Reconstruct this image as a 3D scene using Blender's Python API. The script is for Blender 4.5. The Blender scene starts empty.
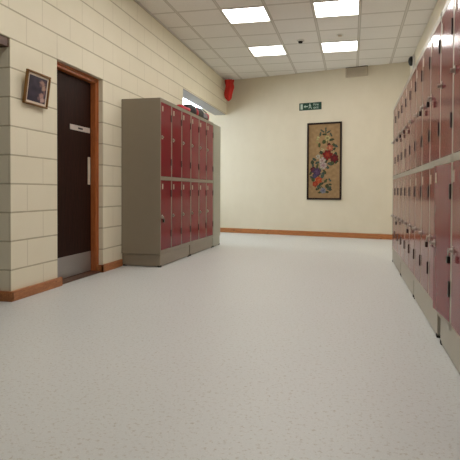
import bpy, bmesh, math, random
from mathutils import Vector, Matrix, noise
random.seed(7)
SC = bpy.context.scene
COL = SC.collection
R = math.radians

# ------------------------------------------------------------------ helpers
def srgb(r, g, b):
    f = lambda c: (c/255/12.92) if c/255 <= 0.04045 else ((c/255+0.055)/1.055)**2.4
    return (f(r), f(g), f(b), 1)

def bx(bm, x0, x1, y0, y1, z0, z1, bev=0.0, seg=2):
    r = bmesh.ops.create_cube(bm, size=1)
    vs = r['verts']
    for v in vs:
        v.co = Vector(((x0+x1)/2 + v.co.x*(x1-x0), (y0+y1)/2 + v.co.y*(y1-y0), (z0+z1)/2 + v.co.z*(z1-z0)))
    if bev:
        es = list({e for v in vs for e in v.link_edges})
        bmesh.ops.bevel(bm, geom=es, offset=bev, segments=seg, affect='EDGES', profile=0.5)

def cyl(bm, c, r, d, axis='Z', seg=20, r2=None):
    rot = {'Z': Matrix(), 'X': Matrix.Rotation(R(90), 4, 'Y'), 'Y': Matrix.Rotation(R(-90), 4, 'X')}[axis]
    bmesh.ops.create_cone(bm, cap_ends=True, segments=seg, radius1=r, radius2=r if r2 is None else r2, depth=d,
                          matrix=Matrix.Translation(c) @ rot)

def tube(bm, pts, r, seg=8):
    pts = [Vector(p) for p in pts]
    rings = []
    for i, p in enumerate(pts):
        t = (pts[min(i+1, len(pts)-1)] - pts[max(i-1, 0)]).normalized()
        a = t.cross(Vector((0, 0, 1)))
        if a.length < 0.1: a = t.cross(Vector((1, 0, 0)))
        a.normalize(); b = t.cross(a)
        rings.append([bm.verts.new(p + r*(a*math.cos(2*math.pi*k/seg) + b*math.sin(2*math.pi*k/seg))) for k in range(seg)])
    for A, B in zip(rings, rings[1:]):
        for k in range(seg):
            bm.faces.new((A[k], A[(k+1) % seg], B[(k+1) % seg], B[k]))
    bm.faces.new(rings[0][::-1]); bm.faces.new(rings[-1])

def mesh(name, fn, mat, smooth=False):
    bm = bmesh.new(); fn(bm)
    bmesh.ops.recalc_face_normals(bm, faces=bm.faces)
    me = bpy.data.meshes.new(name); bm.to_mesh(me); bm.free()
    me.materials.append(mat)
    if smooth:
        for p in me.polygons: p.use_smooth = True
    return me

def link(name, me, parent=None, loc=(0, 0, 0), rot=(0, 0, 0)):
    o = bpy.data.objects.new(name, me); COL.objects.link(o)
    o.parent = parent; o.location = loc; o.rotation_euler = rot
    return o

def obj(name, fn, mat, parent=None, loc=(0, 0, 0), rot=(0, 0, 0), smooth=False):
    return link(name, mesh(name, fn, mat, smooth), parent, loc, rot)

def tag(o, label, cat, group=None, kind=None):
    o['label'] = label; o['category'] = cat
    if group: o['group'] = group
    if kind: o['kind'] = kind
    return o

def thing(name, label, cat, loc=(0, 0, 0), rot=(0, 0, 0), group=None, kind=None):
    return tag(link(name, None, None, loc, rot), label, cat, group, kind)

# ------------------------------------------------------------------ materials
class NT:
    def __init__(s, name):
        s.m = bpy.data.materials.new(name); s.m.use_nodes = True
        s.t = s.m.node_tree; s.t.nodes.clear()
        s.out = s.n('ShaderNodeOutputMaterial')
    def n(s, typ, **kw):
        nd = s.t.nodes.new(typ)
        for k, v in kw.items(): setattr(nd, k, v)
        return nd
    def l(s, a, b): s.t.links.new(a, b)
    def val(s, x, sock):
        if isinstance(x, (int, float, tuple)): sock.default_value = x
        else: s.l(x, sock)
    def math(s, op, a, b=0.0, c=None):
        nd = s.n('ShaderNodeMath', operation=op)
        s.val(a, nd.inputs[0]); s.val(b, nd.inputs[1])
        if c is not None: s.val(c, nd.inputs[2])
        return nd.outputs[0]
    def mix(s, f, a, b):
        nd = s.n('ShaderNodeMix', data_type='RGBA')
        s.val(f, nd.inputs[0]); s.val(a, nd.inputs[6]); s.val(b, nd.inputs[7])
        return nd.outputs[2]
    def coord(s, scale=(1, 1, 1)):
        c = s.n('ShaderNodeTexCoord'); mp = s.n('ShaderNodeMapping'); mp.inputs['Scale'].default_value = scale
        s.l(c.outputs['Object'], mp.inputs[0]); return mp.outputs[0]
    def noise(s, vec, scale, detail=4, rough=0.5, dist=0.0):
        nd = s.n('ShaderNodeTexNoise'); s.l(vec, nd.inputs['Vector'])
        nd.inputs['Scale'].default_value = scale; nd.inputs['Detail'].default_value = detail
        nd.inputs['Roughness'].default_value = rough; nd.inputs['Distortion'].default_value = dist
        return nd.outputs[0]
    def ramp(s, f, stops):
        nd = s.n('ShaderNodeValToRGB'); s.l(f, nd.inputs[0]); e = nd.color_ramp.elements
        while len(e) < len(stops): e.new(0.5)
        for el, (p, c) in zip(e, stops): el.position = p; el.color = c
        return nd.outputs[0]
    def bump(s, h, strength=0.3, dist=0.01):
        nd = s.n('ShaderNodeBump'); s.l(h, nd.inputs['Height'])
        nd.inputs['Strength'].default_value = strength; nd.inputs['Distance'].default_value = dist
        return nd.outputs[0]
    def bsdf(s, col, rough=0.5, metal=0.0, normal=None, spec=0.5, coat=0.0, coat_rough=0.1):
        p = s.n('ShaderNodeBsdfPrincipled')
        s.val(col, p.inputs['Base Color']); s.val(rough, p.inputs['Roughness']); p.inputs['Metallic'].default_value = metal
        p.inputs['Specular IOR Level'].default_value = spec
        p.inputs['Coat Weight'].default_value = coat; p.inputs['Coat Roughness'].default_value = coat_rough
        if normal is not None: s.l(normal, p.inputs['Normal'])
        s.l(p.outputs[0], s.out.inputs[0]); return s.m

def plain(name, c, rough=0.5, metal=0.0, var=0.06, scale=30, coat=0.0, bump=0.0, spec=0.5):
    t = NT(name); v = t.coord()
    f = t.noise(v, scale, 3)
    a = tuple(x*(1-var) for x in c[:3]) + (1,); b = tuple(min(1, x*(1+var)) for x in c[:3]) + (1,)
    nb = t.bump(f, bump, 0.002) if bump else None
    return t.bsdf(t.mix(f, a, b), rough, metal, nb, spec, coat)

def block_wall():
    t = NT('painted_blockwork')
    c = t.n('ShaderNodeTexCoord'); s = t.n('ShaderNodeSeparateXYZ'); t.l(c.outputs['Object'], s.inputs[0])
    X, Y, Z = s.outputs
    run = t.math('ADD', Y, X)                                     # runs round the corner of the pier
    row = t.math('DIVIDE', t.math('SUBTRACT', Z, 0.0175), 0.2395)
    rf = t.math('FLOOR', row); rz = t.math('FRACT', t.math('ADD', row, 10.0))
    dz = t.math('MULTIPLY', t.math('MINIMUM', rz, t.math('SUBTRACT', 1.0, rz)), 0.2395)
    odd = t.math('MODULO', t.math('ADD', rf, 20.0), 2.0)
    u = t.math('SUBTRACT', t.math('ADD', run, 2.745), t.math('MULTIPLY', odd, 0.24))
    u = t.math('DIVIDE', t.math('SUBTRACT', u, 4.237), 0.4775)
    uf = t.math('FRACT', t.math('ADD', u, 40.0))
    du = t.math('MULTIPLY', t.math('MINIMUM', uf, t.math('SUBTRACT', 1.0, uf)), 0.48)
    wob = t.math('MULTIPLY', t.noise(c.outputs['Object'], 9, 3), 0.004)
    mz = t.n('ShaderNodeMapRange'); t.val(t.math('SUBTRACT', dz, wob), mz.inputs[0]); mz.inputs[1].default_value = 0.001; mz.inputs[2].default_value = 0.007; mz.inputs[3].default_value = 1; mz.inputs[4].default_value = 0
    mu = t.n('ShaderNodeMapRange'); t.val(t.math('SUBTRACT', du, wob), mu.inputs[0]); mu.inputs[1].default_value = 0.0; mu.inputs[2].default_value = 0.005; mu.inputs[3].default_value = 1; mu.inputs[4].default_value = 0
    joint = t.math('MAXIMUM', mz.outputs[0], t.math('MULTIPLY', mu.outputs[0], 0.45))
    n1 = t.noise(t.coord((1, 1, 1)), 3, 5); n2 = t.noise(t.coord((1, 1, 1)), 90, 3)
    base = t.mix(n1, srgb(230, 222, 198), srgb(238, 231, 209))
    col = t.mix(t.math('MULTIPLY', joint, 0.6), base, srgb(146, 130, 92))
    h = t.math('SUBTRACT', t.math('MULTIPLY', n2, 0.25), joint)
    return t.bsdf(col, 0.55, normal=t.bump(h, 0.5, 0.006), spec=0.35)

def plaster():
    t = NT('cream_painted_plaster')
    n1 = t.noise(t.coord((1, 1, 0.7)), 4, 6, 0.6); n2 = t.noise(t.coord(), 60, 3)
    base = t.mix(n1, srgb(216, 205, 182), srgb(226, 216, 195))
    return t.bsdf(base, 0.6, normal=t.bump(n2, 0.15, 0.004), spec=0.3)

def floor_mat():
    t = NT('speckled_vinyl_floor')
    v = t.coord()
    big = t.noise(v, 0.9, 4)
    sp = t.noise(v, 55, 3, 0.7); fine = t.noise(v, 170, 2, 0.6)
    base = t.mix(big, srgb(207, 209, 208), srgb(214, 216, 215))
    c1 = t.mix(t.ramp(sp, [(0.3, (1, 1, 1, 1)), (0.45, (0, 0, 0, 1))]), base, srgb(182, 176, 166))
    c2 = t.mix(t.ramp(fine, [(0.60, (0, 0, 0, 1)), (0.72, (1, 1, 1, 1))]), c1, srgb(232, 230, 226))
    vo = t.n('ShaderNodeTexVoronoi'); t.l(v, vo.inputs['Vector']); vo.inputs['Scale'].default_value = 7
    spot = t.ramp(vo.outputs['Distance'], [(0.02, (1, 1, 1, 1)), (0.035, (0, 0, 0, 1))])
    c3 = t.mix(t.math('MULTIPLY', spot, 0.22), c2, srgb(140, 118, 92))
    r = t.math('ADD', 0.36, t.math('MULTIPLY', big, 0.1))
    return t.bsdf(c3, r, normal=t.bump(sp, 0.06, 0.001), spec=0.5)

def ceiling_mat():
    t = NT('suspended_ceiling_tiles')
    c = t.n('ShaderNodeTexCoord'); s = t.n('ShaderNodeSeparateXYZ'); t.l(c.outputs['Object'], s.inputs[0])
    def line(o, off, pitch):
        f = t.math('FRACT', t.math('ADD', t.math('DIVIDE', t.math('SUBTRACT', o, off), pitch), 40.0))
        return t.math('MULTIPLY', t.math('MINIMUM', f, t.math('SUBTRACT', 1.0, f)), pitch)
    d = t.math('MINIMUM', line(s.outputs[0], 0.092, 0.6177), line(s.outputs[1], 6.885, 0.63))
    bar = t.ramp(d, [(0.010, (1, 1, 1, 1)), (0.013, (0, 0, 0, 1))])
    gap = t.ramp(d, [(0.011, (0, 0, 0, 1)), (0.013, (1, 1, 1, 1)), (0.017, (1, 1, 1, 1)), (0.021, (0, 0, 0, 1))])
    pit = t.noise(t.coord(), 120, 3, 0.7)
    pitm = t.ramp(pit, [(0.3, (1, 1, 1, 1)), (0.42, (0, 0, 0, 1))])
    big = t.noise(t.coord(), 1.6, 3)
    base = t.mix(big, srgb(230, 225, 218), srgb(236, 232, 226))
    base = t.mix(t.math('MULTIPLY', pitm, 0.5), base, srgb(190, 184, 176))
    col = t.mix(bar, base, srgb(214, 208, 198)); col = t.mix(gap, col, srgb(164, 156, 144))
    return t.bsdf(col, 0.85, normal=t.bump(t.math('SUBTRACT', bar, pitm), 0.3, 0.003), spec=0.2)

def wood(name, c0, c1, stretch, knots=True, rough=0.35, spec=0.5):
    t = NT(name); v = t.coord(stretch)
    g = t.noise(v, 6, 5, 0.6, 1.2)
    col = t.mix(t.ramp(g, [(0.35, (0, 0, 0, 1)), (0.65, (1, 1, 1, 1))]), c0, c1)
    if knots:
        vo = t.n('ShaderNodeTexVoronoi'); t.l(t.coord(tuple(1 if x < 2 else 1.7 for x in stretch)), vo.inputs['Vector']); vo.inputs['Scale'].default_value = 5
        k = t.ramp(vo.outputs['Distance'], [(0.05, (1, 1, 1, 1)), (0.12, (0, 0, 0, 1))])
        col = t.mix(t.math('MULTIPLY', k, 0.85), col, srgb(48, 22, 12))
    return t.bsdf(col, rough, normal=t.bump(g, 0.1, 0.002), spec=spec)

def emit(name, c, strength):
    t = NT(name); e = t.n('ShaderNodeEmission'); e.inputs[0].default_value = c; e.inputs[1].default_value = strength
    t.l(e.outputs[0], t.out.inputs[0]); return t.m

def glass():
    t = NT('window_glass'); tr = t.n('ShaderNodeBsdfTransparent'); gl = t.n('ShaderNodeBsdfGlossy'); gl.inputs['Roughness'].default_value = 0.02
    tr.inputs[0].default_value = (0.93, 0.96, 0.97, 1)
    fr = t.n('ShaderNodeFresnel'); fr.inputs[0].default_value = 1.45; mx = t.n('ShaderNodeMixShader')
    t.l(fr.outputs[0], mx.inputs[0]); t.l(tr.outputs[0], mx.inputs[1]); t.l(gl.outputs[0], mx.inputs[2]); t.l(mx.outputs[0], t.out.inputs[0])
    return t.m

def paint_attr(name, rough=0.7):
    t = NT(name); a = t.n('ShaderNodeAttribute'); a.attribute_name = 'Col'
    w = t.noise(t.coord(), 220, 2)
    c = t.mix(t.math('MULTIPLY', w, 0.18), a.outputs['Color'], (0.05, 0.04, 0.03, 1))
    return t.bsdf(c, rough, spec=0.3)

M = dict(
    block=block_wall(), plaster=plaster(), floor=floor_mat(), ceil=ceiling_mat(),
    pine_y=wood('varnished_pine_skirting', srgb(152, 94, 52), srgb(186, 122, 74), (9, 1.2, 9)),
    pine_x=wood('varnished_pine_rail', srgb(158, 98, 52), srgb(192, 126, 74), (1.2, 9, 9)),
    frame_wood=wood('door_frame_hardwood', srgb(156, 88, 46), srgb(186, 110, 62), (12, 12, 1.2), False, 0.3),
    lintel_wood=wood('dark_lintel_wood', srgb(78, 50, 36), srgb(98, 66, 48), (9, 1.2, 9), False),
    door=wood('dark_brown_door_veneer', srgb(30, 13, 9), srgb(50, 25, 18), (10, 10, 0.7), False, 0.45, 0.1),
    steel=plain('brushed_steel', srgb(165, 160, 158), 0.35, 0.75, 0.08, 60),
    plate=plain('pale_sign_plate', srgb(198, 186, 178), 0.4, 0.1),
    black=plain('black_plastic', srgb(22, 20, 20), 0.35),
    dark=plain('dark_gap', srgb(24, 22, 20), 0.8),
    red=plain('burgundy_locker_enamel', srgb(122, 32, 42), 0.14, 0.0, 0.05, 6, spec=0.1),
    grey=plain('light_grey_locker_enamel', srgb(176, 170, 155), 0.38, 0.0, 0.04, 8),
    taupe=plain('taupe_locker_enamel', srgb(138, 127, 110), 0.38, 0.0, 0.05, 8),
    pale_grey=plain('pale_grey_green_enamel', srgb(160, 158, 142), 0.4, 0.0, 0.04, 8),
    hinge=plain('dark_hinge', srgb(44, 24, 26), 0.45, 0.3),
    chrome=plain('worn_chrome', srgb(190, 186, 178), 0.28, 0.9),
    padlock=plain('dark_padlock_body', srgb(40, 34, 32), 0.35, 0.5),
    label=plain('ivory_number_plate', srgb(196, 184, 166), 0.5),
    light_frame=plain('white_light_trim', srgb(215, 212, 206), 0.5),
    diffuser=emit('lit_diffuser', (1.0, 0.965, 0.91, 1), 10.0),
    white=plain('white_plastic', srgb(214, 210, 202), 0.45),
    green=plain('exit_green', srgb(8, 62, 44), 0.4),
    sign_white=plain('exit_white', srgb(184, 200, 186), 0.5),
    gold=plain('aged_gilt_frame', srgb(128, 92, 48), 0.4, 0.3, 0.2, 40),
    mat_board=plain('ivory_mount_board', srgb(232, 218, 200), 0.7),
    dark_frame=plain('dark_brown_picture_frame', srgb(34, 16, 12), 0.6, spec=0.25),
    print=paint_attr('painted_print', 0.45), canvas=paint_attr('embroidered_canvas', 0.9),
    vent=plain('beige_grille_metal', srgb(200, 186, 164), 0.5, 0.1),
    red_cloth=plain('red_cloth', srgb(196, 44, 34), 0.8, 0, 0.25, 14, bump=0.4),
    bag_black=plain('black_nylon', srgb(26, 26, 30), 0.45, 0, 0.3, 40, bump=0.3),
    bag_red=plain('red_nylon', srgb(176, 30, 44), 0.5, 0, 0.15, 30, bump=0.3),
    bag_grey=plain('grey_nylon', srgb(120, 120, 126), 0.5),
    soffit=plain('pale_grey_sheet', srgb(156, 152, 148), 0.6),
    winframe=plain('white_window_frame', srgb(225, 225, 222), 0.4), glass=glass(),
)

# ------------------------------------------------------------------ the setting
XW, XR, ZC = -2.745, 1.06, 3.395          # left wall face, right wall face, ceiling
TW = 0.25                                # left wall thickness
YB = -3.0
BA = math.atan2(-0.96, 3.845)            # the back wall runs at an angle
BO = (XW, 11.37, 0)                      # its foot at the left wall plane

def struct(name, fn, m, label, cat, **kw):
    return tag(obj(name, fn, m, **kw), label, cat, kind='structure')

struct('floor', lambda b: bx(b, -5.4, XR+0.3, YB-0.3, 13.2, -0.12, 0), M['floor'],
       'pale grey speckled vinyl floor running the length of the corridor', 'floor')
struct('ceiling', lambda b: bx(b, -5.4, XR+0.3, YB-0.3, 13.2, ZC, ZC+0.12), M['ceil'],
       'suspended ceiling of off-white square tiles in a grid', 'ceiling')

def f(b):
    bx(b, XW-TW, XW, YB, 2.6, 0, ZC)
    bx(b, XW-TW, XW, 2.6, 3.775, 2.174, ZC)
    bx(b, XW-TW, XW, 3.775, 4.475, 0, ZC)
    bx(b, XW-TW, XW, 4.475, 5.413, 2.18, ZC)
    bx(b, XW-TW, XW, 5.413, 8.28, 0, ZC)
    bx(b, XW-TW, XW, 8.28, 11.6, 2.635, ZC)
struct('wall_left', f, M['block'], 'cream painted blockwork wall with brown door on the left', 'wall')
struct('wall_right', lambda b: bx(b, XR, XR+0.25, YB, 11.2, 0, ZC), M['plaster'],
       'plain cream wall behind the long right row of lockers', 'wall')
struct('wall_rear', lambda b: bx(b, -5.4, XR+0.25, YB-0.25, YB, 0, ZC), M['plaster'],
       'plain cream wall behind the viewer closing the corridor', 'wall')
struct('wall_outer', lambda b: (bx(b, -5.4, -5.15, YB, 8.9, 0, ZC), bx(b, -5.4, -5.15, 8.9, 11.6, 0, 0.85), bx(b, -5.4, -5.15, 8.9, 11.6, 2.9, ZC),
                                bx(b, -5.4, -5.15, 11.6, 13.2, 0, ZC)), M['plaster'], 'outer wall of the side passage with a wide window', 'wall')
struct('wall_partition', lambda b: bx(b, -5.15, XW-TW, 8.0, 8.2, 0, ZC), M['plaster'], 'cream partition closing the side passage behind the lockers', 'wall')
def f(b):   # local x along the wall, y into the wall
    bx(b, -0.61, 4.2, 0, 0.25, 0, ZC)
    bx(b, -1.75, -0.61, 0, 0.25, 0, 2.1); bx(b, -1.75, -0.61, 0, 0.25, 3.2, ZC)
    bx(b, -2.6, -1.75, 0, 0.25, 0, ZC)
struct('wall_back', f, M['plaster'], 'plain cream end wall hung with a tall floral panel', 'wall', loc=BO, rot=(0, 0, BA))

def window(name, w, z0, z1, mull, label, loc, rot):
    t = thing(name, label, 'window', loc, rot, kind='structure')
    def fr(b):
        bx(b, 0, w, 0.05, 0.12, z0, z0+0.06); bx(b, 0, w, 0.05, 0.12, z1-0.06, z1)
        bx(b, 0, 0.06, 0.05, 0.12, z0, z1); bx(b, w-0.06, w, 0.05, 0.12, z0, z1)
        for k in range(1, mull): bx(b, w*k/mull-0.02, w*k/mull+0.02, 0.06, 0.11, z0, z1)
    obj('window_frame', fr, M['winframe'], t); obj('pane', lambda b: bx(b, 0.05, w-0.05, 0.08, 0.086, z0+0.05, z1-0.05), M['glass'], t)
window('window_1', 1.14, 2.1, 3.2, 1, 'high bright window glimpsed above the left lockers in the end wall',
       (BO[0]+math.cos(BA)*-1.75, BO[1]+math.sin(BA)*-1.75, 0), (0, 0, BA))
window('window_2', 2.7, 0.85, 2.9, 3, 'wide passage window bringing daylight from beyond the left lockers', (-5.15, 8.9, 0), (0, 0, R(90)))

# skirtings
def skirt(y0, y1, ends=()):
    def g(b):
        bx(b, XW, XW+0.026, y0, y1, 0, 0.085, 0.004)
        for e in ends: bx(b, *e, 0, 0.085, 0.004)
    return g
struct('baseboard_left', skirt(3.755, 4.525, [(XW-0.34, XW+0.026, 3.749, 3.775)]), M['pine_y'], 'varnished knotty pine skirting under the small framed picture', 'skirting')
struct('baseboard_pier', skirt(5.365, 5.882, [(XW-0.055, XW+0.026, 5.365, 5.387)]), M['pine_y'], 'short pine skirting between the brown door and the left lockers', 'skirting')
struct('baseboard_back', lambda b: bx(b, -1.2, 3.95, -0.022, 0, 0.0, 0.10, 0.004), M['pine_x'], 'orange knotty pine skirting along the foot of the end wall', 'skirting', loc=BO, rot=(0, 0, BA))
struct('trim_1', lambda b: (bx(b, XW-0.30, XW-0.012, 2.6, 3.775, 2.10, 2.174, 0.003), bx(b, XW-0.30, XW-0.03, 2.6, 2.64, 0, 2.13, 0.003)), M['lintel_wood'],  # header hangs deeper than the timber, to include the shadow beneath it
       'dark brown timber lining and shadow under the opening at the left edge', 'trim')
struct('trim_3', lambda b: bx(b, XW-TW, XW-0.003, 8.283, 11.3, 2.623, 2.635), M['soffit'], 'thin pale grey sheet added to the underside of the beam above the left lockers', 'trim')  # thin grey sheet added so the beam underside is darker than its blocks
struct('trim_2', lambda b: bx(b, XW, XW+0.012, 3.775, 11.2, ZC-0.018, ZC), M['light_frame'], 'thin pale ceiling edge trim along the block wall', 'trim')

# door in the left wall
D = thing('door_1', 'dark brown wooden door with steel kick plate and orange wood frame', 'door', (XW, 4.475, 0), kind='structure')
def f(b):
    W = 0.938
    for y0, y1 in ((0.0, 0.05), (W-0.05, W)):
        bx(b, -0.14, -0.062, y0, y1, 0, 2.18, 0.004)
    bx(b, -0.14, -0.062, 0.0, W, 2.13, 2.18, 0.004)
    for y0, y1 in ((0.0, 0.026), (W-0.026, W)):                     # moulded outer bead
        bx(b, -0.075, -0.048, y0, y1, 0, 2.18, 0.006)
    bx(b, -0.075, -0.048, 0.0, W, 2.154, 2.18, 0.006)
obj('door_frame', f, M['frame_wood'], D)
obj('door_leaf', lambda b: bx(b, -0.165, -0.122, 0.052, 0.886, 0.008, 2.127, 0.002), M['door'], D)
obj('kick_plate', lambda b: bx(b, -0.1225, -0.1195, 0.058, 0.88, 0.02, 0.242, 0.001), M['steel'], D)
obj('threshold', lambda b: bx(b, -0.17, -0.005, 0.0, 0.938, 0.0, 0.016, 0.003), M['lintel_wood'], D)
hd = obj('push_plate', lambda b: bx(b, -0.1225, -0.117, 0.815, 0.868, 0.99, 1.296, 0.002), M['label'], D)
obj('screw', lambda b: [cyl(b, (-0.1165, 0.8415, z), 0.006, 0.003, 'X', 10) for z in (1.01, 1.276)], M['steel'], hd)
sg = obj('door_sign', lambda b: bx(b, -0.1225, -0.117, 0.44, 0.86, 1.564, 1.62, 0.002), M['plate'], D)
def f(b):
    bx(b, -0.1172, -0.1155, 0.60, 0.70, 1.583, 1.601, 0.001)
obj('sliding_bar', f, M['black'], sg)

# ------------------------------------------------------------------ ceiling lights and small ceiling things
def light_meshes():
    W, L = 0.600, 0.606
    def fr(b):
        for a in ((-W/2, W/2, -L/2, -L/2+0.016), (-W/2, W/2, L/2-0.016, L/2), (-W/2, -W/2+0.016, -L/2, L/2), (W/2-0.016, W/2, -L/2, L/2)):
            bx(b, a[0], a[1], a[2], a[3], -0.010, 0.0)
    return (mesh('light_trim', fr, M['light_frame']),
            mesh('diffuser', lambda b: bx(b, -W/2+0.014, W/2-0.014, -L/2+0.014, L/2-0.014, -0.007, -0.001), M['diffuser']))
LM = light_meshes()
cx = {'L': 0.092-0.6177*2.5, 'R': 0.092-0.6177*0.5}
names = {('L', 0): 'square lit ceiling panel at the top, above the left lockers', ('R', 0): 'lit ceiling panel cut by the top edge of the picture',
         ('L', 1): 'smaller looking lit ceiling panel, the left of the two nearest the end wall', ('R', 1): 'lit ceiling panel in front of the wall grille, nearest the floral panel'}
for side in 'LR':
    for k in (1, 0, -1, -2, -3):
        y = 6.885 + 0.63/2 + k*0.63*3
        lab = names.get((side, k), '%s lit ceiling panel of a pair %s the viewer' % ('left' if side == 'L' else 'right',
              {-1: 'just ahead of', -2: 'ahead and overhead of', -3: 'directly above', -4: 'behind'}.get(k)))
        t = thing('ceiling_light', lab, 'ceiling light', (cx[side], y, ZC), group='square panel lights in the ceiling')
        link('light_trim', LM[0], t); link('diffuser', LM[1], t)

t = thing('smoke_detector', 'small round smoke detector with dark centre on the ceiling between the lights', 'smoke detector', (-0.834, 8.59, ZC))
obj('base', lambda b: cyl(b, (0, 0, -0.010), 0.062, 0.02, 'Z', 28), M['white'], t, smooth=False)
obj('sensor', lambda b: (cyl(b, (0, 0, -0.032), 0.030, 0.026, 'Z', 24, 0.038)), M['dark'], t)
t = thing('ceiling_sensor', 'faint flat round sensor on the ceiling before the right far light', 'sensor', (-0.198, 8.43, ZC))
obj('base', lambda b: cyl(b, (0, 0, -0.004), 0.055, 0.008, 'Z', 28), M['light_frame'], t)
obj('dome', lambda b: cyl(b, (0, 0, -0.014), 0.03, 0.014, 'Z', 24, 0.036), M['vent'], t)

# ------------------------------------------------------------------ things on the end wall
def bwp(u, d=0.0, z=0.0):      # a point on the end wall: u along it, d out from it
    return (BO[0] + math.cos(BA)*u + math.sin(BA)*d, BO[1] + math.sin(BA)*u - math.cos(BA)*d, z)
BR = (0, 0, BA)

t = thing('exit_sign', 'green fire exit sign with white running figure above the floral panel', 'sign', bwp(1.72, 0, 2.610), BR)
obj('board', lambda b: bx(b, 0, 0.478, -0.012, 0, 0, 0.152, 0.003), M['green'], t)
def poly(b, pts, y0=-0.0145, y1=-0.0118):
    A = [b.verts.new((x, y0, z)) for x, z in pts]; B = [b.verts.new((x, y1, z)) for x, z in pts]
    b.faces.new(A); b.faces.new(B[::-1])
    for i in range(len(pts)):
        j = (i+1) % len(pts); b.faces.new((A[i], B[i], B[j], A[j]))
obj('door_symbol', lambda b: poly(b, [(0.03, 0.022), (0.078, 0.022), (0.078, 0.13), (0.03, 0.13)]), M['sign_white'], t)
obj('arrow_symbol', lambda b: poly(b, [(0.10, 0.076), (0.135, 0.106), (0.135, 0.086), (0.19, 0.086), (0.19, 0.066), (0.135, 0.066), (0.135, 0.046)]), M['sign_white'], t)
def f(b):
    cyl(b, (0.232, -0.0132, 0.122), 0.012, 0.0028, 'Y', 16)
    poly(b, [(0.226, 0.108), (0.246, 0.104), (0.262, 0.082), (0.256, 0.078), (0.244, 0.092), (0.244, 0.072), (0.262, 0.056), (0.272, 0.026), (0.262, 0.024),
             (0.250, 0.050), (0.232, 0.060), (0.222, 0.040), (0.204, 0.034), (0.202, 0.044), (0.216, 0.050), (0.226, 0.074), (0.224, 0.092), (0.212, 0.082), (0.206, 0.088)])
obj('running_figure', f, M['sign_white'], t)
def text_obj(name, body, size, mat, parent, loc, rot, ext=0.001):
    cu = bpy.data.curves.new(name, 'FONT'); cu.body = body; cu.size = size; cu.extrude = ext; cu.align_x = 'LEFT'
    o = bpy.data.objects.new(name+'_tmp', cu); COL.objects.link(o)
    bpy.context.view_layer.update()
    me = bpy.data.meshes.new_from_object(o.evaluated_get(bpy.context.evaluated_depsgraph_get()))
    bpy.data.objects.remove(o); me.materials.clear(); me.materials.append(mat)
    return link(name, me, parent, loc, rot)
text_obj('fire_lettering', 'Fire', 0.074, M['sign_white'], t, (0.305, -0.013, 0.084), (R(90), 0, 0))
text_obj('exit_lettering', 'exit', 0.074, M['sign_white'], t, (0.305, -0.013, 0.024), (R(90), 0, 0))

# painted panels: a fine grid whose vertex colours carry the picture
def painted(name, w, h, nx, ny, fn, mat, parent, loc=(0, 0, 0), rot=(0, 0, 0)):
    vs, fs, cols = [], [], []
    for j in range(ny+1):
        for i in range(nx+1):
            u, v = i/nx, j/ny
            vs.append((u*w, -0.0005*math.sin(u*3.14), v*h)); cols.append(fn(u, v))
    for j in range(ny):
        for i in range(nx):
            a = j*(nx+1)+i; fs.append((a, a+1, a+nx+2, a+nx+1))
    n0 = len(vs)                                                    # a backing so the sheet has thickness
    for (x, z) in ((0, 0), (w, 0), (w, h), (0, h)): vs.append((x, 0.004, z)); cols.append((0.1, 0.08, 0.05, 1))
    c = [0, nx, (ny+1)*(nx+1)-1, ny*(nx+1)]
    fs.append((n0+3, n0+2, n0+1, n0))
    me = bpy.data.meshes.new(name); me.from_pydata(vs, [], fs)
    at = me.color_attributes.new('Col', 'FLOAT_COLOR', 'POINT')
    for k, cc in enumerate(cols): at.data[k].color = cc
    me.materials.append(mat); return link(name, me, parent, loc, rot)

def lerp(a, b, f): return tuple(a[i]*(1-f)+b[i]*f for i in range(3)) + (1,)
FL = []     # (x px, y px, radius, petals, phase, outer colour, inner colour)
def fl(x, y, r, n, ph, co, ci, sx=1.0, sy=1.0, ang=0): FL.append((x, y, r, n, ph, srgb(*co), srgb(*ci), sx, sy, ang))
GL, GD, TE = (96, 104, 58), (44, 60, 44), (58, 84, 84)
for x, y, sx, sy, a in ((323, 131, 1.5, .5, .6), (326.5, 129.5, .5, 1.5, 0), (329, 132, 1.4, .5, -.5), (321, 134, .5, 1.6, .3), (325, 134.5, 1.3, .5, .2), (331.5, 135, .5, 1.4, -.4),
                        (336, 146, 1.5, .8, .5), (334, 149.5, 1.6, .7, -.5), (315, 159, 1.4, .8, .6), (318, 162.5, 1.3, .7, -.4), (331, 164, 1.7, 1.0, .2), (328, 167, 1.3, .9, .8),
                        (323.5, 175, 1.0, 2.6, .35), (325.5, 172, .8, 1.6, -.5), (330.5, 180, 1.2, .6, .8), (331, 184.5, 1.0, .5, .2), (320, 187, 1.4, .9, .5), (330, 188, 1.6, 1.0, -.6),
                        (318.5, 189, 1.3, .7, -.3), (327.5, 192, 1.5, .7, .1), (313.5, 165, .7, 1.4, 0), (335.5, 153, 1.2, .7, .3), (312, 177, 1.0, .7, .3)):
    fl(x, y, 1.6, 1, 0, GD if (x+y) % 2 > 1 else TE, GL, sx, sy, a)
for k_, (x, y) in enumerate(((320, 145), (322, 152.5), (333, 146), (336.5, 155), (333, 163), (326, 162), (318, 166), (313, 162), (321, 170), (311.5, 173), (314, 179.5), (322, 184), (326.5, 181), (328, 186), (321.5, 192), (337, 162), (324.5, 142), (332, 140))):
    fl(x, y, 1.7, 1, 0, (50, 66, 48) if k_ % 2 else (72, 84, 46), (88, 94, 60), 0.7+0.5*(k_ % 3), 1.4-0.35*(k_ % 3), k_*1.1)
fl(318.5, 138, 1.8, 3, .3, (204, 196, 140), (150, 140, 80), .8, 1.3, .5); fl(318, 142.3, 1.3, 2, 0, (186, 176, 116), (150, 140, 80), 1.4, .7, .2)
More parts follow.
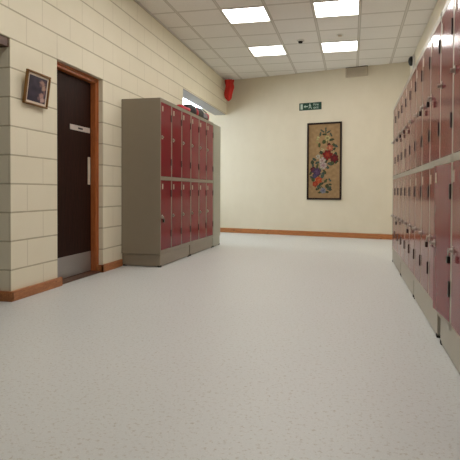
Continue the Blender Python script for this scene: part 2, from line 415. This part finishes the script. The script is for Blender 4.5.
fl(328, 138.3, 2.9, 6, .1, (210, 196, 136), (96, 70, 40)); fl(329.5, 145, 2.0, 4, 0, (110, 40, 34), (90, 20, 20)); fl(330.5, 148, 3.4, 5, .5, (196, 104, 76), (222, 150, 110))
fl(323, 149.7, 1.8, 4, .3, (208, 196, 150), (190, 160, 110)); fl(328.2, 155, 5.4, 7, .2, (140, 26, 24), (190, 70, 42)); fl(335, 158.5, 4.4, 6, .6, (110, 22, 32), (150, 30, 34))
fl(334, 152.2, 1.7, 4, 0, (200, 176, 130), (190, 150, 100)); fl(318.8, 156.5, 2.4, 5, .3, (206, 198, 180), (150, 140, 110)); fl(323, 160.5, 3.6, 5, .1, (216, 194, 182), (178, 130, 130))
fl(324, 165.5, 3.9, 6, .7, (208, 186, 180), (160, 108, 118)); fl(314, 169.5, 3.2, 5, .2, (96, 32, 48), (130, 50, 60)); fl(317.5, 172, 4.8, 7, .4, (88, 58, 92), (120, 88, 126))
fl(315.5, 176, 2.6, 5, .1, (74, 66, 100), (110, 96, 130)); fl(319.5, 180, 3.7, 6, .5, (206, 80, 40), (232, 130, 70)); fl(316, 184, 3.0, 5, .9, (186, 62, 34), (216, 100, 60))
fl(324, 190.5, 3.2, 6, .2, (150, 152, 166), (84, 84, 120)); fl(322.5, 168.5, 1.6, 4, 0, (200, 190, 170), (160, 150, 120)); fl(331, 189.5, 1.6, 4, 0, (50, 66, 60), (90, 96, 60))
STEM = [(326, 131), (327, 138), (329, 146), (328, 155), (323, 163), (319, 171), (320, 179), (322, 186), (326, 191)]
def flower_col(u, v):
    px, py = 309.2 + u*31.2, 198.2 - v*74.2
    px += 0.55*noise.noise(Vector((px*0.9, py*0.9, 5))); py += 0.55*noise.noise(Vector((px*0.9, py*0.9, 11)))
    n = noise.noise(Vector((px*0.35, py*0.35, 0))); n2 = noise.noise(Vector((px*2.1, py*2.1, 3)))
    c = lerp(srgb(142, 112, 76), srgb(164, 134, 96), 0.5+0.6*n+0.3*n2)
    for a, b in zip(STEM, STEM[1:]):
        t_ = max(0, min(1, ((px-a[0])*(b[0]-a[0])+(py-a[1])*(b[1]-a[1]))/((b[0]-a[0])**2+(b[1]-a[1])**2)))
        d = math.hypot(px-a[0]-t_*(b[0]-a[0]), py-a[1]-t_*(b[1]-a[1]))
        if d < 0.45: c = srgb(78, 84, 48)
    for (x, y, r, k, ph, co, ci, sx, sy, ang) in FL:
        dx, dy = px-x, py-y
        dx, dy = dx*math.cos(ang)+dy*math.sin(ang), -dx*math.sin(ang)+dy*math.cos(ang)
        dx /= sx; dy /= sy
        d = math.hypot(dx, dy); th = math.atan2(dy, dx)
        if k > 1:
            pet = abs(math.cos(k*th/2+ph*3)); rr = r*(0.72+0.28*pet)
        else: pet, rr = 1, r
        if d < rr:
            q = d/rr
            c = lerp(ci, co, min(1, q*1.5)); m_ = 0.72 + 0.45*noise.noise(Vector((px*1.3, py*1.3, x)))
            c = tuple(min(1, c[i]*m_*0.92) for i in range(3)) + (1,)
            if k > 1 and pet < 0.28 and q > 0.3: c = lerp(c, (0.03, 0.02, 0.02), 0.5)
            if q > 0.9: c = lerp(c, (0.05, 0.04, 0.03), 0.35)
    return c

t = thing('floral_panel', 'tall dark-framed floral panel of red, white and purple flowers on the end wall', 'picture', bwp(1.902, 0, 0.757), BR)
def frame_fn(w, h, fw, d):
    def g(b):
        for a in ((0, w, 0, fw), (0, w, h-fw, h), (0, fw, fw, h-fw), (w-fw, w, fw, h-fw)):
            bx(b, a[0], a[1], -d, 0, a[2], a[3], 0.004)
    return g
obj('picture_frame', frame_fn(0.725, 1.579, 0.036, 0.03), M['dark_frame'], t)
painted('canvas', 0.661, 1.515, 100, 220, flower_col, M['canvas'], t, (0.032, -0.016, 0.032))

t = thing('wall_grille', 'beige louvred ventilation grille on the end wall just under the ceiling', 'vent', bwp(2.70, 0, 3.205), BR)
def f(b):
    for a in ((0, 0.43, 0, 0.018), (0, 0.43, 0.157, 0.175), (0, 0.018, 0, 0.175), (0.412, 0.43, 0, 0.175)): bx(b, a[0], a[1], -0.06, 0, a[2], a[3], 0.002)
obj('casing', f, M['vent'], t)
obj('louvre', lambda b: [bx(b, 0.015, 0.415, -0.052, -0.02, 0.024+0.019*k, 0.036+0.019*k) for k in range(7)], M['vent'], t)
obj('recess', lambda b: bx(b, 0.012, 0.418, -0.018, 0, 0.012, 0.163), M['dark'], t)
obj('dark_gap', lambda b: bx(b, 0.0, 0.43, -0.045, 0, 0.175, 0.19), M['dark'], t)

# alarm sounder on the right wall above the far lockers
t = thing('wall_sensor', 'small black alarm sensor on a white mount high above the far right lockers', 'sensor', (XR, 9.7, 3.20))
obj('mount', lambda b: bx(b, -0.035, 0, -0.07, 0.07, -0.10, 0.13, 0.008), M['white'], t)
def f(b):
    bmesh.ops.create_uvsphere(b, u_segments=20, v_segments=14, radius=1)
    for v in b.verts: v.co = Vector((v.co.x*0.05-0.055, v.co.y*0.05, v.co.z*0.085+0.03))
obj('housing', f, M['black'], t, smooth=True)

# ------------------------------------------------------------------ small picture on the block wall
t = thing('framed_picture', 'small tilted gilt-framed picture on the block wall left of the door', 'picture', (XW+0.018, 3.985, 1.668), (0, 0, 0))
PW, PH = 0.345, 0.290
tilt = Matrix.Rotation(R(90), 4, 'Z') @ Matrix.Rotation(R(7.5), 4, 'X') @ Matrix.Rotation(R(0.5), 4, 'Y')
t.matrix_world = Matrix.Translation((XW+0.012, 3.915, 1.668)) @ tilt
obj('picture_frame', frame_fn(PW, PH, 0.017, 0.026), M['gold'], t)
obj('mount_board', lambda b: bx(b, 0.014, PW-0.014, -0.012, -0.004, 0.014, PH-0.014), M['mat_board'], t)
def portrait(u, v):
    n = noise.noise(Vector((u*5, v*5, 1))); n3 = noise.noise(Vector((u*14, v*14, 7)))
    c = lerp(srgb(40, 34, 52), srgb(66, 56, 74), 0.5+0.7*n)
    for (x, y, rx, ry, col) in ((0.74, 0.80, .20, .13, (168, 132, 122)), (0.84, 0.62, .14, .16, (186, 150, 132)), (0.66, 0.70, .10, .10, (112, 84, 88)), (0.90, 0.45, .08, .10, (120, 90, 92)),
                                (0.76, 0.30, .17, .14, (180, 142, 134)), (0.82, 0.14, .18, .13, (196, 164, 156)), (0.60, 0.18, .10, .09, (120, 92, 98)), (0.86, 0.88, .06, .05, (70, 48, 52))):
        d = math.hypot((u-x)/rx, (v-y)/ry) + 0.35*n3
        if d < 1: c = lerp(srgb(*col), c, max(0, d-0.45)/0.55)
    return c
painted('print', PW-0.078, PH-0.072, 60, 54, portrait, M['print'], t, (0.041, -0.0135, 0.036))

# ------------------------------------------------------------------ lockers
CACHE = {}
def cached(key, fn, mat, smooth=False):
    if key not in CACHE: CACHE[key] = mesh(key[0], fn, mat, smooth)
    return CACHE[key]
DEPTH, ZP = 0.504, 0.155           # depth, plinth height

def nest(label, group, loc, rz, ncol, pitch, zmid, ztop, lock_first, ajar=None, plates=True, shell='grey'):
    """local: front face at x = 0 facing +x, columns along +y"""
    W = ncol*pitch; st = 0.019; key = (ncol, pitch, zmid, ztop, lock_first, shell)
    t = thing('locker_nest', label, 'lockers', loc, (0, 0, rz), group=group)
    def carc(b):
        z0, zt = ZP+0.002, ztop
        bx(b, -DEPTH, -DEPTH+0.004, 0.001, W-0.001, z0, zt)                        # back
        bx(b, -DEPTH, 0, 0.002, W-0.002, z0, z0+0.045, 0.002); bx(b, -DEPTH, 0, 0.002, W-0.002, zt-0.045, zt, 0.002)
        bx(b, -DEPTH, 0, 0.002, W-0.002, zmid-0.022, zmid+0.022, 0.0015)
        bx(b, -DEPTH, -0.0005, 0, 0.003, z0+0.0005, zt-0.0005, 0.0008); bx(b, -DEPTH, -0.0005, W-0.003, W, z0+0.0005, zt-0.0005, 0.0008)
        for k in range(ncol+1):
            y = k*pitch
            a, c = (y-0.018, y+0.018)
            if k == 0: a, c = 0.001, 0.026
            if k == ncol: a, c = W-0.026, W-0.001
            bx(b, -DEPTH, 0.0, a, c, z0, zt, 0.0015)
    link('carcass', cached(('carcass',)+key, carc, M[shell]), t)
    dw = pitch-0.044
    for k in range(ncol):
        for tier in (0, 1):
            zb, zt = (ZP+0.050, zmid-0.025) if tier == 0 else (zmid+0.025, ztop-0.048)
            h = zt-zb
            s = 1 if lock_first else -1                # lock side: low local y when lock_first
            ylock = 0.020 if lock_first else pitch-0.020
            yh = pitch-0.022 if lock_first else 0.022  # hinge line
            def door(b):      # door mesh: origin at its hinge, bottom
                if lock_first: bx(b, -0.02, 0.0008, -dw, 0, 0, h, 0.0015)
                else: bx(b, -0.02, 0.0008, 0, dw, 0, h, 0.0015)
            ang = 0
            if ajar and (k, tier) == ajar[:2]: ang = ajar[2]
            d = link('door', cached(('door', h, dw, lock_first), door, M['red']), t, (0, k*pitch+yh, zb), (0, 0, ang))
            if ang: d['label'] = 'locker door standing slightly ajar'
            sgn = -1 if lock_first else 1              # towards the lock side from the hinge
            def hinge(b):
                bx(b, -0.001, 0.009, min(0, sgn*0.014)-0.003, max(0, sgn*0.014)+0.003, 0, 0.085, 0.002)
            for zz in (0.14, h-0.20):
                link('hinge', cached(('hinge', lock_first), hinge, M['hinge']), d, (0, 0, zz))
            zl = 0.61-zb if tier == 0 else 1.57-zb
            def lock(b):
                y = sgn*(dw-0.034)
                cyl(b, (0.006, y, 0), 0.013, 0.010, 'X', 18)
                cyl(b, (0.014, y, 0), 0.008, 0.014, 'X', 14)
                bx(b, 0.0003, 0.006, y-0.02, y+0.02, -0.022, 0.022, 0.002)
                bx(b, 0.004, 0.024, y-0.003+sgn*0.014, y+0.003+sgn*0.014, -0.014, 0.010, 0.001)
            link('lock', cached(('lock', dw, lock_first), lock, M['chrome']), d, (0, 0, zl))
            if plates:
                def pl(b):
                    y = sgn*(dw-0.05)
                    bx(b, 0.0003, 0.004, y-0.015, y+0.015, -0.032, 0.032, 0.001)
                link('number_plate', cached(('number_plate', dw, lock_first), pl, M['label']), d, (0, 0, h-0.075))
    return t

def plinth(label, group, loc, rz, length, m='grey', g0=0.014, g1=0.026):
    def f(b):
        bx(b, -DEPTH+0.004, -0.004, g0, length-g1, 0.010, ZP, 0.002)
    t = tag(link('locker_plinth', cached(('plinth', length, m, g0, g1), f, M[m]), None, loc, (0, 0, rz)), label, 'locker plinth', group)
    for y in (g0+0.02, length-g1-0.02):
        for x in (-0.022, -DEPTH+0.03):
            link('foot', cached(('foot',), lambda b: bx(b, -0.02, 0.02, -0.02, 0.02, 0, 0.024, 0.002), M['dark']), t, (x, y, 0))
    return t

XL = -2.236; LP = 0.393; LY = 5.89; LA = R(-0.6)
def lrow(d, out=0.0, z=0.0): return (XL - math.sin(LA)*d + math.cos(LA)*out, LY + math.cos(LA)*d + math.sin(LA)*out, z)
LG, RG = 'red locker nests standing along the block wall', 'red locker nests in the long right row'
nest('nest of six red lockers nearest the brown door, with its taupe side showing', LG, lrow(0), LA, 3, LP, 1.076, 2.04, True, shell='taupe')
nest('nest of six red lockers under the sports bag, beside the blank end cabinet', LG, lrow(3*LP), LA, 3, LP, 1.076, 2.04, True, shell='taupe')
PG = 'grey steel plinths under the lockers'
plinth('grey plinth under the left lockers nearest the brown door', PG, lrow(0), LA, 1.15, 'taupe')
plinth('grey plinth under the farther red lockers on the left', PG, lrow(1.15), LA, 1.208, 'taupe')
plinth('short pale plinth under the blank end cabinet', PG, lrow(2.358), LA, 0.465, 'pale_grey')
e = tag(link('blank_cabinet', None, None, lrow(6*LP), (0, 0, LA)), 'blank grey-green cabinet closing the far end of the left lockers', 'cabinet')
obj('body', lambda b: bx(b, -DEPTH, 0, 0.003, 0.462, ZP+0.002, 2.03, 0.003), M['pale_grey'], e)
obj('front_panel', lambda b: bx(b, 0, 0.005, 0.02, 0.445, ZP+0.03, 2.005, 0.002), M['pale_grey'], e)

XF = 0.530; RP = 0.418; RY = 3.02; ZM, ZT = 1.107, 2.03
rz = math.pi
def right_nest(label, y0, n, ajar=None):
    # turned half round: local +y runs back towards the viewer
    return nest(label, RG, (XF, y0+n*RP, 0), rz, n, RP, ZM, ZT, True, ajar)
right_nest('nest of red lockers at the right edge, nearest the viewer', RY-3*RP, 3)
right_nest('nest of red lockers second from the right edge, one lower door ajar', RY, 3, (2, 0, R(5)))
right_nest('nest of red lockers in the middle of the right row', RY+3*RP, 3)
right_nest('last full nest of red lockers before the end wall on the right', RY+6*RP, 3)
right_nest('narrow single-column locker ending the right row by the end wall', RY+9*RP, 1)
def right_plinth(label, y0, L, **k): plinth(label, PG, (XF, y0+L, 0), rz, L, **k)
right_plinth('grey plinth under the nearest right-hand lockers, before the dark slot', RY-3*RP+0.01, 1.613, g0=0.03)
right_plinth('grey plinth of the right row just past the dark slot', RY+0.40, 1.33, g1=0.06)
right_plinth('grey plinth under the middle of the right row', RY+1.73, 1.23)
right_plinth('grey plinth at the far end of the right row', RY+2.96, 1.22)

# padlocks hanging from locks
def shackle(b):
    pts = [(0, -0.014, 0), (0, -0.014, 0.022)] + [(0, 0.014*math.cos(a), 0.022+0.014*math.sin(a)) for a in (2.6, 2.1, 1.57, 1.0, 0.5)] + [(0, 0.014, 0.022), (0, 0.014, 0)]
    tube(b, pts, 0.0035, 8)
PB = mesh('padlock_body', lambda b: bx(b, -0.011, 0.011, -0.024, 0.024, -0.046, 0.002, 0.006, 3), M['padlock'], True)
PS = mesh('shackle', shackle, M['chrome'], True)
PK = mesh('keyway', lambda b: cyl(b, (0, 0, -0.0465), 0.006, 0.003, 'Z', 12), M['chrome'])
def padlock(side, col, tier, label):
    z = (0.61 if tier == 0 else 1.57) - 0.032
    if side == 'L': p = lrow(col*LP+0.054, 0.024, z)
    else: p = (XF-0.024, RY+(col+1)*RP-0.054, z)
    t = thing('padlock', label, 'padlock', p, (0, 0, 0 if side == 'L' else math.pi), group='padlocks on locker doors')
    t.scale = (0.8, 0.8, 0.8)
    link('padlock_body', PB, t); link('shackle', PS, t); link('keyway', PK, t)
padlock('L', 0, 0, 'dark padlock on the lower locker door nearest the brown door')
padlock('R', 1, 1, 'large looking dark padlock on an upper right locker door, nearest of the upper ones')
padlock('R', 2, 1, 'dark padlock on an upper right locker, next beyond the nearest upper padlock')
padlock('R', 5, 1, 'dark padlock on an upper right locker, first of the far group of three')
padlock('R', 6, 1, 'dark padlock on an upper right locker, middle of the far group of three')
padlock('R', 7, 1, 'dark padlock on an upper right locker, last of the far group of three')
padlock('R', -1, 0, 'dark padlock on the nearest lower right locker door beside the ajar door')
padlock('R', 1, 0, 'dark padlock on the lower right locker just beyond the ajar door')
padlock('R', 4, 0, 'dark padlock on a lower right locker in the middle of the row')
padlock('R', 7, 0, 'dark padlock on a lower right locker near the far end of the row')

# ------------------------------------------------------------------ bags on the left lockers
def loft(b, rings):
    vs = [[b.verts.new(p) for p in r] for r in rings]
    n = len(vs[0])
    for A, B in zip(vs, vs[1:]):
        for k in range(n): b.faces.new((A[k], A[(k+1) % n], B[(k+1) % n], B[k]))
    b.faces.new(vs[0][::-1]); b.faces.new(vs[-1])
def bag_ring(y, w, h, p=3.0, lump=0.0, n=28, seed=0):
    out = []
    for k in range(n):
        a = 2*math.pi*k/n; c, s = math.cos(a), math.sin(a)
        x = w*math.copysign(abs(c)**(2/p), c); z = h*math.copysign(abs(s)**(2/p), s)
        q = 1 + lump*noise.noise(Vector((x*9+seed, y*8, z*9)))
        out.append((x*q, y, max(0, h + z*q)))
    return out
t = thing('sports_bag', 'black sports bag with red straps lying on top of the left lockers', 'bag', (-2.42, 7.42, 2.041), (0, 0, R(-2)))
L = 0.90
def hprof(s): return 0.086 + 0.006*math.sin(s*7) + 0.01*math.sin(s*13+1) - 0.008*s
def f(b):
    rs = []
    for i in range(29):
        s = i/28; e = min(1, (0.25+math.sin(math.pi*min(max(s, 0.0), 1.0))*3))
        e = min(1.0, 0.45 + 5*min(s, 1-s))
        rs.append(bag_ring(s*L, 0.125*e, hprof(s)*(0.7+0.3*e), 2.6, 0.12, seed=2))
    loft(b, rs)
obj('bag_body', f, M['bag_black'], t, smooth=True)
def band(s0, s1):
    def g(b): loft(b, [bag_ring(s*L, 0.1275, hprof(s)+0.004, 2.6, 0.12, seed=2) for s in (s0, (s0+s1)/2, s1)])
    return g
obj('strap', band(0.18, 0.27), M['bag_red'], t, smooth=True)
obj('strap', band(0.80, 0.86), M['bag_red'], t, smooth=True)
obj('pocket', lambda b: bx(b, 0.118, 0.136, 0.46, 0.66, 0.04, 0.11, 0.008), M['bag_grey'], t)
obj('handle', lambda b: tube(b, [(0.09, 0.24+0.05*k, 0.150+0.02*math.sin(math.pi*k/10)) for k in range(11)], 0.009), M['bag_black'], t, smooth=True)
def f(b):
    rs = []
    for i in range(17):
        s = i/16; e = math.sin(math.pi*(0.06+0.88*s))**0.5
        rs.append(bag_ring(s*0.33, 0.12*e, 0.058*e*(1+0.15*math.sin(s*9)), 2.4, 0.35, seed=9))
    loft(b, rs)
tag(obj('drawstring_bag', f, M['bag_red'], loc=(-2.40, 7.03, 2.041), rot=(0, 0, 0), smooth=True), 'crumpled red cloth bag at the near end of the black sports bag', 'bag')

# ------------------------------------------------------------------ red cloth hanging in the corner
def f(b):
    rs = []
    for i in range(25):
        s = i/24; z = 0.46*(1-s)
        w = (0.095 - 0.03*s)*(1 if s < 0.82 else max(0.12, math.cos((s-0.82)/0.18*1.45)))
        ring = []
        for k in range(40):
            a = 2*math.pi*k/40
            q = 1 + 0.2*math.sin(5*a+s*3) + 0.25*noise.noise(Vector((math.cos(a)*3, math.sin(a)*3, z*9)))
            ring.append((math.cos(a)*w*q + 0.012*math.sin(s*6), math.sin(a)*w*0.6*q, z))
        rs.append(ring)
    loft(b, rs)
t = tag(obj('hanging_cloth', f, M['red_cloth'], loc=(-2.60, 10.98, 2.87), smooth=True), 'bunched red cloth hanging from the ceiling in the far left corner', 'cloth')
obj('hook', lambda b: tube(b, [(0, 0, 0.44), (0.0, 0, 0.47), (0, 0, 0.497)], 0.006), M['steel'], t)

# ------------------------------------------------------------------ world, camera
w = bpy.data.worlds.new('daylight'); SC.world = w; w.use_nodes = True
bg = w.node_tree.nodes['Background']; bg.inputs[0].default_value = (0.90, 0.95, 1.0, 1); bg.inputs[1].default_value = 7.0

cam = bpy.data.cameras.new('camera'); co = bpy.data.objects.new('camera', cam); COL.objects.link(co)
cam.sensor_width = 36; cam.sensor_fit = 'HORIZONTAL'; cam.lens = 520/460*36; cam.clip_start = 0.05; cam.shift_y = -0.06157
y, p, r = 0.229468, 0.019768, 0.004086
fw = Vector((-math.sin(y)*math.cos(p), math.cos(y)*math.cos(p), -math.sin(p)))
rt = Vector((math.cos(y), math.sin(y), 0)); up = rt.cross(fw)
rt2 = math.cos(r)*rt + math.sin(r)*up; up2 = -math.sin(r)*rt + math.cos(r)*up
co.matrix_world = Matrix(((rt2.x, up2.x, -fw.x, 0), (rt2.y, up2.y, -fw.y, 0), (rt2.z, up2.z, -fw.z, 0.92), (0, 0, 0, 1)))
SC.camera = co
vs = SC.view_settings; vs.view_transform = 'Standard'; vs.look = 'None'; vs.exposure = 0.27; vs.gamma = 1; vs.use_curve_mapping = False
